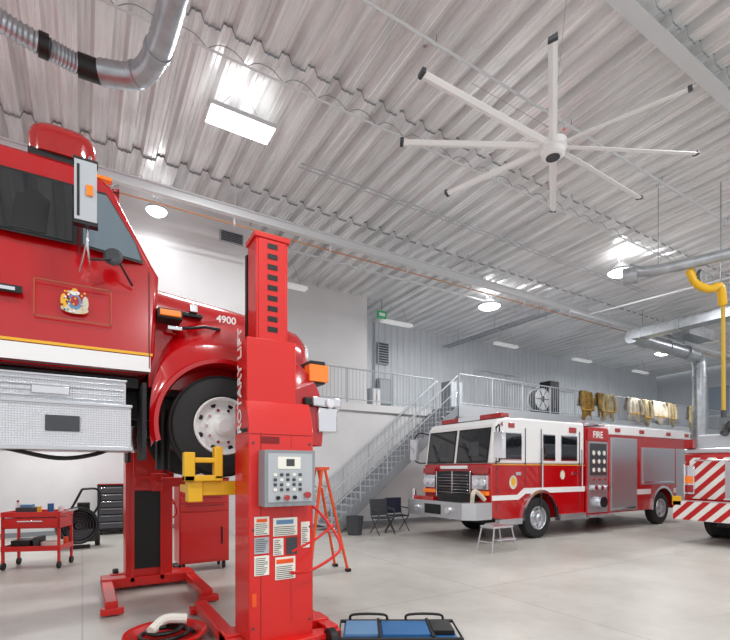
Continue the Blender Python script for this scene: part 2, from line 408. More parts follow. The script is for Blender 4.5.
b.tube([(-.9,6.7,6.95),(-.9,6.7,7.7)],.008,GREY,5); b.done('hangers',e)
e=empty('junction_box'); b=M(); b.box(-.25,.15,5.7,5.85,7.3,7.42,STEELW); b.cyl((-.05,5.78,7.42),(-.05,5.78,7.74),.02,STEELW,8); b.done('box',e,.01)

e=empty('exhaust_hose_rail'); b=M()
b.tube(path([(10.2,5.7,6.15),(10.35,5.5,6.05),(10.5,5.1,6.0),(10.8,4.3,6.0),(11.2,3,6.0),(11.6,1.2,6.0)],8),.11,GALV,16)
b.tube([(10.2,5.8,6.0),(10.3,5.55,6.0)],.18,GALV,16)
for y,x in ((5.2,10.45),(4.0,10.9)): b.tube([(x,y,6.1),(x,y,7.74)],.008,GREY,5)
b.done('duct',e)
b=M(); b.tube(path([(10.75,4.75,5.9),(10.85,4.65,5.6),(11.05,4.5,5.48),(11.3,4.42,5.55),(11.45,4.42,5.2)],8),.075,YEL,14,rib=.010)
b.tube([(11.45,4.42,5.3),(11.48,4.42,3.0)],.038,YELD,12); b.tube([(11.48,4.42,3.0),(11.48,4.42,2.85)],.05,GREYD,12)
b.lathe((10.95,4.62,5.72),(0,1,0),[(.0,-.05),(.15,-.05),(.18,0),(.15,.05),(0,.05)],GREYD,20)
b.tube([(11.3,4.4,5.6),(11.3,4.4,7.72)],.010,GREY,6)
b.done('drop_hose',e)
e=empty('ventilation_duct'); b=M()
b.box(16.3,16.8,1.5,9.0,6.3,6.62,GALV)
for y in (3,4.5,6,7.5,8.7): b.box(16.27,16.83,y,y+.05,6.27,6.65,GALV)
b.tube([(16.5,9.1,6.45),(21.6,9.3,6.45)],.24,GALV,24)
b.tube(path([(21.6,9.3,6.45),(21.95,9.35,6.35),(22.05,9.35,6.0)],6),.25,GALV,24)
b.tube([(22.05,9.35,6.0),(22.05,9.35,.4)],.25,GALV,24)
for z in (5.6,4.2,2.8): b.tube([(22.05,9.35,z),(22.05,9.35,z+.06)],.28,GALV,24)
for x in (17.5,19.0,20.5): b.tube([(x,9.2,6.45),(x+.05,9.2,6.45)],.27,GALV,24); b.tube([(x,9.25,6.7),(x,9.25,7.6)],.01,GREY,5)
b.box(21.7,22.4,9.0,9.7,0,.5,GREYD)
b.done('duct',e)
e=empty('ceiling_pipe'); b=M(); b.tube([(14.2,9.2,6.85),(14.9,3.6,6.85)],.03,STEELW,8); b.tube([(13.5,9.4,6.9),(30,9.4,6.9)],.05,STEELW,8)
b.box(19.5,21.5,8.6,9.2,6.9,7.3,GALV)
b.done('pipe',e)

# ------------------------------------------------------------------ wheel
def wheel(b,cx,yo,cz,r=.52,w=.28,rimc=WHITE,out=-1,n=40):
    d=(0,out,0); y0=yo-out*w
    b.lathe((cx,y0,cz),d,[(r*.58,0),(r*.8,.0),(r*.95,.03),(r,.07),(r*1.0,w-.07),(r*.95,w-.03),(r*.8,w),(r*.62,w-.005),(r*.57,w-.03)],RUB,n)
    for k in range(4): b.lathe((cx,y0+out*(.07+k*(w-.16)/3),cz),d,[(r*.99,0),(r*1.012,.006),(r*1.012,.03),(r*.99,.036)],RUB,n)
    b.lathe((cx,y0,cz),d,[(r*.58,w-.02),(r*.56,w-.005),(r*.53,w-.015),(r*.50,w-.10),(r*.42,w-.12),(r*.30,w-.07),(r*.27,w-.07),(r*.20,w-.06),(r*.19,w+.0),(r*.12,w+.03),(0,w+.03)],rimc,n)
    b.lathe((cx,y0,cz),d,[(r*.58,.02),(r*.4,.05),(0,.05)],BLACK,24)
    for k in range(10):
        a=2*math.pi*k/10; c=(cx+math.cos(a)*r*.33,y0+out*(w-.08),cz+math.sin(a)*r*.33)
        b.cyl(c,(c[0],c[1]+out*.035,c[2]),.018,CHROME,6)
    for k in range(8):
        a=2*math.pi*(k+.5)/8; c=(cx+math.cos(a)*r*.455,y0+out*(w-.112),cz+math.sin(a)*r*.455)
        b.cyl(c,(c[0],c[1]+out*.006,c[2]),.028,BLACK,10)
def arch(cx,cz,r,z0,n=16):
    if z0<cz: a0=math.pi+math.asin((cz-z0)/r)
    else: a0=math.pi-math.asin((z0-cz)/r)
    a1=math.pi-a0
    return [(cx+r*math.cos(a0+(a1-a0)*i/n),cz+r*math.sin(a0+(a1-a0)*i/n)) for i in range(n+1)]

# ------------------------------------------------------------------ raised red truck
T=empty('raised_fire_truck'); YC=6.1; WX,WZ=1.30,2.22
prof=[(-1.45,2.70),(.56,2.70),(.62,2.9),(.66,3.70),(.60,3.80),(.24,4.52),(.12,4.62),(-.1,4.68),(-1.35,4.68),(-1.45,4.60)]
b=M()
def cy(z,side):
    inset=max(0,z-3.75)*.11+(.06 if z>4.6 else 0)
    return 5.08+inset if side<0 else 7.12-inset
vs=[(x,cy(z,-1),z) for x,z in prof]+[(x,cy(z,1),z) for x,z in prof]; n=len(prof)
b.add(vs,[tuple(range(n)),tuple(range(2*n-1,n-1,-1))]+[(i,(i+1)%n,n+(i+1)%n,n+i) for i in range(n)],RED)
b.done('cab',T,.04)
b=M()
for side in (-1,1):
    o=-.008*1 if side<0 else .008
    def q(x,z,k=1): return (x,cy(z,side)+o*k,z)
    for fr,gl,pts in ((BLACK,GLASSD,[(-1.25,3.84),(-.04,3.84),(-.04,4.43),(-1.25,4.43)]),(BLACK,GLASSL,[(-.01,3.84),(.52,3.79),(.46,3.98),(.20,4.43),(-.01,4.43)])):
        b.add([q(x,z,.7) for x,z in pts],[tuple(range(len(pts)))],fr)
        cxm=sum(p[0] for p in pts)/len(pts); czm=sum(p[1] for p in pts)/len(pts)
        b.add([q(cxm+(x-cxm)*.93,czm+(z-czm)*.92,1.5) for x,z in pts],[tuple(range(len(pts)))],gl)
    b.add([q(-.55,3.88,2),(q(-.28,3.88,2)),(q(-.25,4.2,2)),(q(-.35,4.28,2)),(q(-.5,4.2,2))],[(0,1,2,3,4)],BLACK)
def w(y,z):
    t=(z-3.80)/(4.52-3.80); return (.60+(.24-.60)*t+.012,y,z+.006)
for y0,y1 in ((5.2,6.08),(6.12,7.0)):
    i0=.05 if y0<6 else 0; i1=.05 if y1>6.5 else 0
    b.add([w(y0,3.84),w(y1,3.84),w(y1-i1,4.47),w(y0+i0,4.47)],[(0,1,2,3)],GLASSL)
b.done('windows',T,flat=True)
b=M()
def strip(x0,x1,z0,z1,m,y=5.074,t=.008): b.box(x0,x1,y-t,y,z0,z1,m)
strip(-1.4,.57,2.705,2.715,BLACK); strip(.565,.575,2.76,3.72,REDD); strip(-.78,-.77,2.76,3.8,REDD)
strip(-1.45,.58,2.725,2.875,WHITE,5.075); strip(-1.45,.60,2.885,2.91,GOLD,5.075)
b.box(-.66,-.45,5.045,5.075,3.3,3.36,BLACK); b.box(-.64,-.5,5.03,5.05,3.31,3.34,CHROME)
for z in (3.13,3.46): strip(-.37,.24,z,z+.007,BRONZE)
for x in (-.37,.233): strip(x,x+.007,3.13,3.467,BRONZE)
b.done('door_trim',T)
b=M()
def mkdisc(b): return lambda x,z,rx,rz,m,y: b.add([(x+rx*math.cos(2*math.pi*k/20),y,z+rz*math.sin(2*math.pi*k/20)) for k in range(20)],[tuple(range(20))],m)
disc=mkdisc(b); K=-.06
disc(K,3.235,.11,.04,CREAM,5.062); disc(K,3.30,.055,.07,BLUEL,5.060); disc(K,3.31,.035,.045,REDL,5.057)
disc(K-.085,3.30,.025,.065,GOLD,5.059); disc(K+.085,3.30,.025,.065,CREAM,5.059); disc(K,3.385,.04,.022,WHITE,5.058); disc(K,3.41,.022,.015,GOLD,5.056)
for k in range(34): disc(K+random.uniform(-.1,.1),3.29+random.uniform(-.085,.11),.008,.009,random.choice([WHITE,BLACK,GOLD,BLUEL,CREAM]),5.0555-.0001*k)
b.done('door_crest',T,flat=True)
b=M(); rings=[]
for X,zt,wd,zb in ((.58,3.76,.88,2.6),(.9,3.73,.84,2.6),(1.5,3.68,.79,2.6),(2.1,3.61,.73,2.6),(2.34,3.55,.70,2.6),(2.43,3.48,.67,2.6),(2.47,3.36,.64,2.62)):
    r=[]
    H=(zt-zb)
    for k in range(33):
        t=math.pi*k/32; c=math.cos(t); s_=math.sin(t)
        r.append((X,YC-wd*math.copysign(abs(c)**.42,c),zb+H*abs(s_)**.36))
    rings.append(r)
b.loft(rings,RED,True,True); b.done('hood',T,ang=50)
for side in (-1,1):
    b=M(); C=(WX,WZ)
    def Y(v): return 4.99+v if side<0 else 7.21-v
    th=[math.radians(-12+207*k/48) for k in range(49)]
    def ring(fr,rf,rb,rt,v,dz=0):
        out=[]
        for t in th:
            c,s_=math.cos(t),math.sin(t); rx=rf if c>0 else rb
            if fr: p=(C[0]+fr*c,C[1]+fr*s_)
            else:
                e_=.62 if c>0 else .75; p=(C[0]+rx*math.copysign(abs(c)**e_,c),C[1]+(rt*abs(s_)**e_ if s_>0 else -abs(s_)*.9))
            out.append((p[0],Y(v),p[1]+dz))
        return out
    rings=[ring(.645,0,0,0,.5),ring(.645,0,0,0,.02),ring(.66,0,0,0,-.02),ring(.70,0,0,0,-.02),ring(.72,0,0,0,.02),ring(0,1.16,.735,.84,.03),ring(0,1.15,.73,.90,.07),ring(0,1.11,.72,.97,.15),ring(0,1.06,.70,1.20,.34)]
    b.loft(rings,RED,False); b.done('fender',T,ang=60)
b=M()
b.box(.62,2.3,5.45,6.75,2.55,2.95,BLACK)
for s0,s1 in ((5.03,5.40),(6.80,7.17)):
    b.box(2.30,2.5,s0,s1,2.78,3.05,BLACK); b.box(2.44,2.515,s0+.14,s1-.02,2.8,3.03,LENS)
b.box(2.28,2.53,5.0,5.15,2.80,3.0,AMBER); b.box(2.28,2.53,7.05,7.2,2.80,3.0,AMBER)
b.box(2.47,2.51,5.55,6.65,2.65,3.35,CHROME)
for k in range(9): b.box(2.51,2.53,5.6,6.6,2.68+k*.073,2.71+k*.073,BLACK)
b.done('grille_and_headlights',T,.008)
b=M(); b.box(2.38,2.64,4.98,7.22,2.2,2.50,CHROME); b.box(2.3,2.68,4.95,5.25,2.50,2.62,CHROME); b.box(2.2,2.62,4.96,5.2,2.50,2.60,BLACK); b.cyl((2.6,5.12,2.52),(2.70,5.12,2.52),.08,LENS,20); b.cyl((2.52,4.955,2.54),(2.52,4.92,2.54),.06,LENS,16)
b.box(2.64,2.68,5.3,6.9,2.24,2.42,BLACK)
b.done('bumper',T,.02)
b=M()
b.box(.66,.86,5.0,5.10,3.30,3.36,AMBER); b.box(.64,.88,5.03,5.3,3.28,3.38,BLACK)
b.tube([(.86,5.12,3.22),(1.0,5.1,3.24),(1.12,5.14,3.28),(1.3,5.22,3.30)],.018,BLACK,8); b.box(.74,.88,5.06,5.2,3.18,3.22,CHROME)
b.box(.98,1.06,5.20,5.28,3.44,3.52,CHROME); b.box(.92,1.12,5.24,5.3,3.40,3.44,BLACK)
b.done('hood_hardware',T,.006)
text('4900',(1.38,5.265,3.43),.11,WHITE,T,'badge')
b=M()
b.box(-.06,.11,4.72,4.82,3.92,4.44,GREYL); b.box(-.04,-.02,4.715,4.72,3.95,4.40,BLACK); b.box(.03,.08,4.70,4.72,4.14,4.23,AMBER); b.box(-.07,.12,4.73,4.81,4.43,4.47,BLACK); b.box(-.07,.12,4.73,4.81,3.89,3.93,BLACK)
b.tube(path([(.06,5.07,3.62),(.06,4.9,3.62),(.04,4.78,3.72),(.04,4.78,3.92)],5),.012,CHROME,8)
b.tube(path([(.04,4.78,4.44),(.06,4.82,4.54),(.06,5.1,4.57)],5),.012,CHROME,8)
b.tube([(.06,4.85,3.64),(.28,4.92,3.72),(.42,5.07,3.55)],.011,BLACK,8); b.tube([(-.02,5.08,3.60),(.04,4.80,3.80)],.011,CHROME,8)
b.lathe((.24,4.9,3.74),(-.3,-1,.1),[(0,.0),(.06,.0),(.085,-.02),(.075,-.05),(0,-.07)],GREYD,20)
b.done('side_mirror',T,.008)
b=M(); bx,by,bz=-.16,5.42,4.68
b.box(bx-.27,bx+.28,by-.16,by+.2,bz-.02,bz+.06,BLACK)
rings=[]
for h,k in ((.05,1),(.2,1.02),(.28,.95),(.335,.75),(.36,.45),(.365,.1)):
    rings.append([(bx+.28*k*math.copysign(abs(math.cos(t))**.6,math.cos(t)),by+.19*k*math.copysign(abs(math.sin(t))**.6,math.sin(t)),bz+h) for t in [2*math.pi*i/28 for i in range(28)]])
b.loft(rings,REDL,True,True); b.lathe((bx+.4,by+.3,bz+.08),(1,0,0),[(0,-.12),(.03,-.1),(.03,0),(.09,.1)],CHROME,16)
b.box(.05,.25,5.22,5.3,4.60,4.63,AMBER)
b.done('roof_beacon',T)
b=M()
b.box(-5.8,-1.6,5.02,7.18,2.62,4.7,RED); b.box(-5.7,-1.7,5.0,5.02,2.72,2.875,WHITE)
for x in (-5.6,-4.3,-3.0): b.box(x,x+1.15,4.99,5.02,2.95,4.5,ALU)
b.box(-6.0,2.3,5.6,5.72,2.3,2.6,BLACK); b.box(-6.0,2.3,6.48,6.6,2.3,2.6,BLACK)
b.box(-5.8,.5,5.3,6.9,2.58,2.70,BLACK)
b.done('body_and_chassis',T,.02)
b=M()
b.box(-1.6,.36,5.02,5.5,2.36,2.60,DIAM)
b.box(-1.6,.40,4.97,5.5,1.96,2.36,DIAM)
b.box(-1.6,.41,4.95,5.45,2.34,2.37,ALU); b.box(-1.6,.41,4.94,5.5,1.93,1.97,ALU); b.box(-1.6,.37,5.0,5.5,2.59,2.61,ALU)
b.box(-.38,-.1,4.985,5.02,2.43,2.50,CHROME); b.box(-.28,-.02,4.955,4.975,2.10,2.24,GREYD)
for z in (2.40,2.45,2.50,2.55): b.box(-1.6,.34,5.005,5.02,z,z+.01,ALU)
b.done('step_tank',T,.01)
b=M()
b.box(.50,.535,4.98,5.5,1.85,2.6,RUB); b.box(.50,.535,6.7,7.22,1.85,2.6,RUB)
b.tube(path([(-.6,5.1,1.95),(-.2,5.1,1.86),(.1,5.15,1.9),(.3,5.3,2.0)],6),.02,BLACK,8)
b.cyl((WX,5.2,WZ),(WX,7.0,WZ),.09,BLACK,16); b.box(.6,1.9,5.55,5.65,2.1,2.18,BLACK); b.box(.6,1.9,6.55,6.65,2.1,2.18,BLACK)
b.box(.9,2.0,5.75,6.5,2.0,2.7,BLACK); b.cyl((.75,5.5,1.75),(.75,5.5,2.4),.07,BLACK,12)
b.cyl((-3.9,5.2,WZ),(-3.9,7.0,WZ),.1,BLACK,16)
b.done('axles',T)
b=M(); wheel(b,WX,5.03,WZ,.54); wheel(b,WX,7.17,WZ,.54,out=1)
wheel(b,-3.9,5.03,WZ,.54); wheel(b,-3.9,7.17,WZ,.54,out=1); b.done('wheels',T)

# ------------------------------------------------------------------ lift columns
def lift(cx,cy,side,sh,handle=True,legl=-.50):
    e=empty('vehicle_lift_column'); FK=YEL if side<0 else RED2
    def Y(v): return cy+side*v
    def bx(b,u0,u1,v0,v1,z0,z1,m): b.box(cx+u0,cx+u1,min(Y(v0),Y(v1)),max(Y(v0),Y(v1)),z0,z1,m)
    b=M()
    b.prism([(Y(0),.12),(Y(.45),.12),(Y(.45),2.16),(Y(.36),2.40),(Y(0),2.40)],'x',cx-.31,cx+.33,RED2)
    b.done('power_unit_housing',e,.012)
    b=M(); bx(b,-.29,.2,.02,.33,2.39,3.0,RED2); bx(b,-.19,.13,.03,.29,3.0,4.0,RED2); bx(b,-.21,.15,.01,.31,3.97,4.02,RED2); bx(b,-.02,.11,.06,.2,4.0,4.06,RED2)
    bx(b,-.17,.11,.285,.30,3.0,3.97,RED2)
    b.done('mast',e,.01)
    b=M()
    for k in range(9): bx(b,-.08,.02,.299,.304,3.08+k*.1,3.13+k*.1,BLACK)
    bx(b,-.2,.15,-.03,.02,.3,3.9,BLACK); bx(b,-.25,-.2,-.06,.02,.12,3.0,RED2); bx(b,.15,.2,-.06,.02,.12,3.0,RED2)
    bx(b,-.315,-.309,.05,.40,2.10,2.14,BLACK); bx(b,.1,.101,.44,.452,.3,2.1,REDD); bx(b,-.2,-.196,.445,.454,.2,2.1,REDD); bx(b,-.30,.32,.448,.453,2.08,2.085,REDD)
    for u in (-.27,.29):
        for z in (.3,1.2,2.0): b.cyl((cx+u,Y(.45),z),(cx+u,Y(.457),z),.012,GREYD,8)
    b.done('mast_channel',e)
    b=M(); f=sh; FZ=-.16
    bx(b,-.22,.17,-.14,-.04,1.45,2.15,RED2)
    x0=f-.42; x1=f+.42
    bx(b,min(x0,-.2),max(x1,.2),-.16,-.08,1.66+FZ,1.80+FZ,FK)
    for xx in (x0,x1-.08):
        bx(b,xx,xx+.08,-.62,-.1,1.68+FZ,1.76+FZ,FK); bx(b,xx-.02,xx+.12,-.2,-.06,1.60+FZ,1.86+FZ,FK)
    bx(b,x0-.06,x0+.30,-.13,-.02,1.80+FZ,1.86+FZ,FK); bx(b,x0+.22,x0+.30,-.13,-.02,1.82+FZ,2.14+FZ,FK); bx(b,x0-.06,x0+.04,-.13,-.02,1.8+FZ,2.08+FZ,FK); bx(b,x0+.0,x0+.3,-.12,-.03,1.98+FZ,2.03+FZ,FK)
    b.done('wheel_forks',e,.01)
    b=M()
    for s in (legl,.50):
        bx(b,s,s+.14,-1.25,.4,.05,.17,RED2); bx(b,s-.05,s+.2,-1.32,-1.2,.02,.10,RED2)
        b.cyl((cx+s+.03,Y(-1.12),.07),(cx+s+.11,Y(-1.12),.07),.068,BLACK,16)
    bx(b,legl,.64,-.06,.18,.05,.19,RED2); bx(b,legl,.64,.3,.46,.04,.14,RED2)
    for s in (-.45,.42): b.cyl((cx+s,Y(.58),.11),(cx+s+.08,Y(.58),.11),.11,BLACK,20)
    bx(b,-.5,.5,.42,.55,.1,.16,RED2)
    b.done('base_frame',e,.012)
    b=M(); bx(b,-.22,.27,.45,.62,1.42,1.93,GREY); bx(b,-.19,.24,.62,.626,1.46,1.90,GREYL)
    bx(b,-.10,.12,.625,.63,1.76,1.87,PAPER); bx(b,-.02,.06,.63,.632,1.785,1.85,GREYD)
    for i in range(5):
        for j in range(4): bx(b,-.14+i*.06,-.11+i*.06,.626,.633,1.56+j*.045,1.585+j*.045,GREYD if (i+j)%3 else PAPER)
    b.cyl((cx-.02,Y(.62),1.50),(cx-.02,Y(.66),1.50),.025,REDL,14); b.cyl((cx+.06,Y(.62),1.50),(cx+.06,Y(.65),1.50),.018,BLACK,12); b.cyl((cx-.10,Y(.62),1.50),(cx-.10,Y(.65),1.50),.018,BLACK,12)
    b.cyl((cx+.18,Y(.62),1.52),(cx+.18,Y(.67),1.52),.03,REDL,14)
    b.done('control_box',e,.012)
    b=M()
    for u0,u1,z0,z1,m in ((-.26,-.12,1.15,1.32,PAPER),(-.26,-.12,.98,1.13,GREYL),(-.26,-.12,.78,.96,PAPER),(-.08,.16,1.13,1.30,PAPER),(-.08,.02,.95,1.11,PAPER),(.05,.16,.95,1.11,GREYD),(-.06,.14,.72,.93,PAPER),(.2,.29,1.0,1.25,PAPER),(-.28,-.24,.5,.62,ORANGE),(-.2,-.02,2.0,2.06,REDD)):
        bx(b,u0,u1,.451,.456,z0,z1,m)
    for (u0,u1,z0,z1) in ((-.25,-.13,.79,.95),(-.25,-.13,1.0,1.12),(-.25,-.13,1.16,1.26),(-.07,.15,1.14,1.22),(-.05,.13,.73,.84),(-.07,.01,.96,1.09),(.21,.28,1.01,1.2)):
        z=z0
        while z<z1: bx(b,u0,u1-random.uniform(0,.04),.456,.458,z,z+.006,GREYD); z+=.018
    bx(b,-.24,-.14,.456,.459,1.27,1.30,ORANGE); bx(b,-.05,.12,.456,.459,1.24,1.28,BLUEL); bx(b,-.05,.12,.456,.459,.87,.91,ORANGE)
    b.done('labels',e)
    if handle:
        b=M(); b.tube(path([(cx+.30,Y(.40),1.42),(cx+.36,Y(.5),1.35),(cx+.46,Y(.62),1.18),(cx+.50,Y(.70),1.02),(cx+.40,Y(.72),.93),(cx+.20,Y(.66),.82),(cx+.1,Y(.5),.78),(cx+.1,Y(.42),.78)],6),.014,RED2,10)
        b.tube([(cx+.47,Y(.62),1.22),(cx+.28,Y(.62),1.10),(cx+.05,Y(.6),1.0)],.012,RED2,8); b.done('tow_handle',e)
        if side<0: text('ROTARY LIFT',(cx-.320,Y(.19),2.60),.17,WHITE,e,'lettering',(0,0,1),(0,1,0))
    return e
lift(1.6,4.6,-1,-.30,legl=-.45)
lift(.85,7.6,1,.45,legl=-.62)
lift(-3.9,4.6,-1,0); lift(-3.9,7.6,1,0)

# ------------------------------------------------------------------ fire engine
E=empty('fire_engine'); Y0,Y1=7.84,10.34
b=M()
low=[(8.26,.62),(8.26,1.90),(11.88,1.90),(11.88,.50)]+[(x,z) for x,z in reversed(arch(10.0,.55,.66,.50))]+[(8.9,.50)]
b.prism(low,'y',Y0,Y1,RED); b.done('cab_lower',E,.03)
b=M(); b.prism([(8.26,1.90),(8.40,2.86),(8.52,2.98),(8.8,3.03),(11.8,3.05),(11.88,3.0),(11.88,1.90)],'y',Y0+.01,Y1-.01,WHITE); b.done('cab_upper',E,.05)
b=M()
def wf(y,z,o=.015): return (8.26+(z-1.9)*.1458-o,y,z)
for a,c in ((7.95,9.05),(9.13,10.23)):
    b.add([wf(a,1.92,.01),wf(c,1.92,.01),wf(c,2.78,.01),wf(a,2.78,.01)],[(0,1,2,3)],BLACK)
    b.add([wf(a+.04,1.97),wf(c-.04,1.97),wf(c-.04,2.74),wf(a+.04,2.74)],[(0,1,2,3)],GLASSD)
    b.add([wf(a+.3,2.1,.02),wf(a+.7,2.1,.02),wf(a+.6,2.45,.02),wf(a+.35,2.45,.02)],[(0,1,2,3)],GREYD)
for x0,x1,z0 in ((8.50,9.32,2.02),(10.12,10.62,2.02),(10.85,11.55,2.02)):
    b.box(x0,x1,Y0-.004,Y0+.02,z0-.03,2.68,CHROME); b.box(x0+.03,x1-.03,Y0-.012,Y0,z0,2.65,GLASSD)
b.done('windows',E,flat=True)
b=M()
for a in (8.5,9.7): b.tube([wf(a,1.95,.05),wf(a+.35,2.45,.05)],.012,BLACK,6)
for x in (8.42,9.45,10.05,11.65): b.box(x,x+.015,Y0-.006,Y0+.02,.75,2.8,GREYD)
for x in (9.2,11.45): b.box(x-.12,x+.06,Y0-.03,Y0,1.62,1.70,CHROME)
b.prism([(8.28,1.02),(9.2,1.02),(9.45,1.16),(11.88,1.16),(11.88,1.30),(9.40,1.30),(9.15,1.14),(8.28,1.14)],'y',Y0-.008,Y0,WHITE)
b.box(8.3,11.88,Y0-.006,Y0,1.87,1.89,GOLD)
b.prism(arch(10.0,.55,.70,.50)+list(reversed(arch(10.0,.55,.62,.50))),'y',Y0-.05,Y0+.03,CHROME)
b.box(10.75,11.85,Y0-.06,Y0+.1,.42,.58,ALU); b.box(8.5,9.3,Y0-.04,Y0+.1,.42,.56,ALU)
b.tube([(10.03,Y0-.06,1.3),(10.03,Y0-.06,2.3)],.018,CHROME,8); b.tube([(11.68,Y0-.06,1.3),(11.68,Y0-.06,2.3)],.018,CHROME,8)
b.done('cab_trim',E)
b=M(); disc=mkdisc(b)
disc(9.0,1.45,.14,.17,CREAM,Y0-.012); disc(9.0,1.46,.08,.1,GOLD,Y0-.014); disc(10.9,1.62,.10,.12,CREAM,Y0-.012); b.done('door_decals',E,flat=True)
text('4',(8.6,Y0-.012,2.85),.16,REDL,E,'unit_number')
b=M()
b.box(8.20,8.27,8.45,9.75,1.05,1.72,BLACK)
for k in range(8): b.box(8.18,8.21,8.52,9.68,1.09+k*.075,1.105+k*.075,CHROME)
for y in (8.45,9.1,9.72): b.box(8.17,8.22,y,y+.03,1.05,1.72,CHROME)
for y0,y1 in ((7.90,8.40),(9.80,10.30)):
    b.box(8.17,8.27,y0,y1,1.28,1.62,CHROME); b.cyl((8.19,y0+.13,1.45),(8.14,y0+.13,1.45),.09,LENS,18); b.cyl((8.19,y0+.37,1.45),(8.14,y0+.37,1.45),.09,LENS,18)
    b.box(8.17,8.27,y0,y1,1.66,1.80,REDL); b.box(8.17,8.27,y0,y1,1.14,1.24,AMBER)
b.box(8.235,8.262,8.0,10.2,.7,1.0,RED)
b.box(8.19,8.25,8.6,9.6,1.78,1.86,WHITE)
b.done('grille_and_lights',E,.01)
b=M()
b.prism([(8.26,7.82),(7.75,7.82),(7.52,8.05),(7.52,10.13),(7.75,10.36),(8.26,10.36)],'z',.58,.98,ALU)
b.box(7.6,8.2,8.2,9.0,.98,1.16,BLACK); b.box(7.62,8.2,9.2,10.0,.98,1.08,REDL); b.cyl((7.7,10.1,.98),(7.7,10.1,1.25),.07,CHROME,16)
b.cyl((7.52,8.5,.78),(7.46,8.5,.78),.08,CHROME,16); b.cyl((7.52,9.7,.78),(7.46,9.7,.78),.08,CHROME,16); b.box(7.50,7.53,8.8,9.4,.66,.9,BLACK)
b.tube(path([(7.75,7.95,.98),(7.7,7.87,1.2),(7.8,7.87,1.25),(8.1,7.9,1.05)],5),.05,CREAM,10)
b.done('front_bumper',E,.02)
b=M(); b.box(8.75,9.05,8.0,10.2,3.04,3.16,REDL); b.box(8.74,9.06,8.7,9.5,3.04,3.17,LENS); b.box(8.8,9.0,7.96,10.24,3.02,3.06,BLACK)
b.box(10.2,11.2,8.7,9.5,3.05,3.18,WHITE); b.box(8.85,9.05,Y0-.02,Y0+.03,2.78,2.9,REDL); b.box(11.2,11.5,Y0-.02,Y0+.03,2.75,2.9,REDL)
b.done('roof_lights',E,.015)
b=M()
for y,s in ((Y0,-1),(Y1,1)):
    b.tube(path([(8.42,y,2.75),(8.25,y+s*.25,2.8),(8.15,y+s*.35,2.6)],5),.02,BLACK,8); b.tube(path([(8.42,y,1.95),(8.25,y+s*.25,1.95),(8.15,y+s*.35,2.05)],5),.02,BLACK,8)
    b.box(8.10,8.22,y+s*.35-.13,y+s*.35+.13,2.02,2.62,CHROME); b.box(8.215,8.225,y+s*.35-.11,y+s*.35+.11,2.06,2.58,GLASSL)
b.done('mirrors',E,.03)
b=M()
b.box(11.95,13.0,Y0+.02,Y1-.02,.5,2.95,RED); b.box(12.05,12.95,Y0-.01,Y0+.02,.55,2.55,ALU); b.box(12.1,12.9,Y0-.014,Y0-.01,1.6,2.5,GREYD)
for i in range(3):
    for j in range(3): 
        c=(12.25+i*.25,Y0-.01,1.75+j*.24); b.cyl(c,(c[0],Y0-.035,c[2]),.08,CHROME,16); b.cyl(c,(c[0],Y0-.04,c[2]),.06,PAPER,16)
for i in range(3): c=(12.25+i*.28,Y0-.01,1.25); b.cyl(c,(c[0],Y0-.12,c[2]),.075,CHROME,16); b.cyl((c[0],Y0-.01,1.48),(c[0],Y0-.05,1.48),.03,REDL,10)
b.cyl((12.5,Y0,.85),(12.5,Y0-.18,.85),.14,CHROME,20); b.cyl((12.5,Y0-.16,.85),(12.5,Y0-.2,.85),.15,BLACK,20)
b.box(11.95,13.0,Y0-.2,Y0+.02,.44,.5,ALU); b.box(12.0,12.98,Y0-.012,Y0+.02,2.6,2.9,RED)
b.done('pump_panel',E)
text('FIRE',(12.48,Y0-.016,2.74),.26,WHITE,E,'lettering')
b=M()
body=[(13.0,.50),(13.0,2.78),(17.8,2.78),(17.8,.50)]+list(reversed(arch(16.0,.55,.66,.50)))
b.prism(body,'y',Y0,Y1,RED); b.box(13.0,17.8,Y0-.02,Y1+.02,2.78,3.05,WHITE); b.box(13.0,17.8,Y0+.1,Y1-.1,3.0,3.1,GREYL)
b.done('rear_body',E,.02)
b=M()
def roller(x0,x1,z0,z1):
    b.box(x0,x1,Y0-.02,Y0+.02,z0,z1,ALU)
    z=z0+.04
    while z<z1-.05: b.box(x0+.05,x1-.05,Y0-.032,Y0-.02,z,z+.055,ALU); z+=.075
    b.box(x0+.1,x1-.1,Y0-.045,Y0-.03,z0+.05,z0+.09,CHROME)
roller(13.08,14.48,.55,2.7); roller(14.75,16.75,1.30,2.45); roller(16.85,17.7,.55,2.45)
b.box(14.5,15.3,Y0-.01,Y0,1.0,1.16,WHITE); b.box(16.7,16.85,Y0-.01,Y0,1.0,1.16,WHITE)
b.prism(arch(16.0,.55,.70,.50)+list(reversed(arch(16.0,.55,.62,.50))),'y',Y0-.04,Y0+.03,CHROME)
for x in (13.3,14.6,16.2,17.4): b.box(x,x+.25,Y0-.04,Y0-.02,2.86,2.97,REDL)
b.done('compartment_doors',E)
b=M()
for y in (8.2,8.6): b.box(12.2,17.6,y,y+.06,3.12,3.18,ALU)
for k in range(16): b.cyl((12.4+k*.33,8.2,3.15),(12.4+k*.33,8.65,3.15),.018,ALU,8)
for x in (13,16.8): b.box(x,x+.06,8.15,8.7,3.05,3.13,ALU)
b.box(13.2,17.7,9.0,10.1,3.05,3.16,BLACK)
b.done('ladder',E)
b=M()
for x in (10.0,16.0): wheel(b,x,Y0+.03,.525,.525,.3,ALU); wheel(b,x,Y1-.03,.525,.525,.3,ALU,1); b.cyl((x,Y0+.3,.53),(x,Y1-.3,.53),.1,BLACK,12)
b.box(8.6,17.5,8.5,9.6,.40,.62,BLACK)
for x in (10.0,16.0): b.box(x-.68,x+.68,8.3,9.9,.6,1.3,BLACK)
b.done('wheels',E)

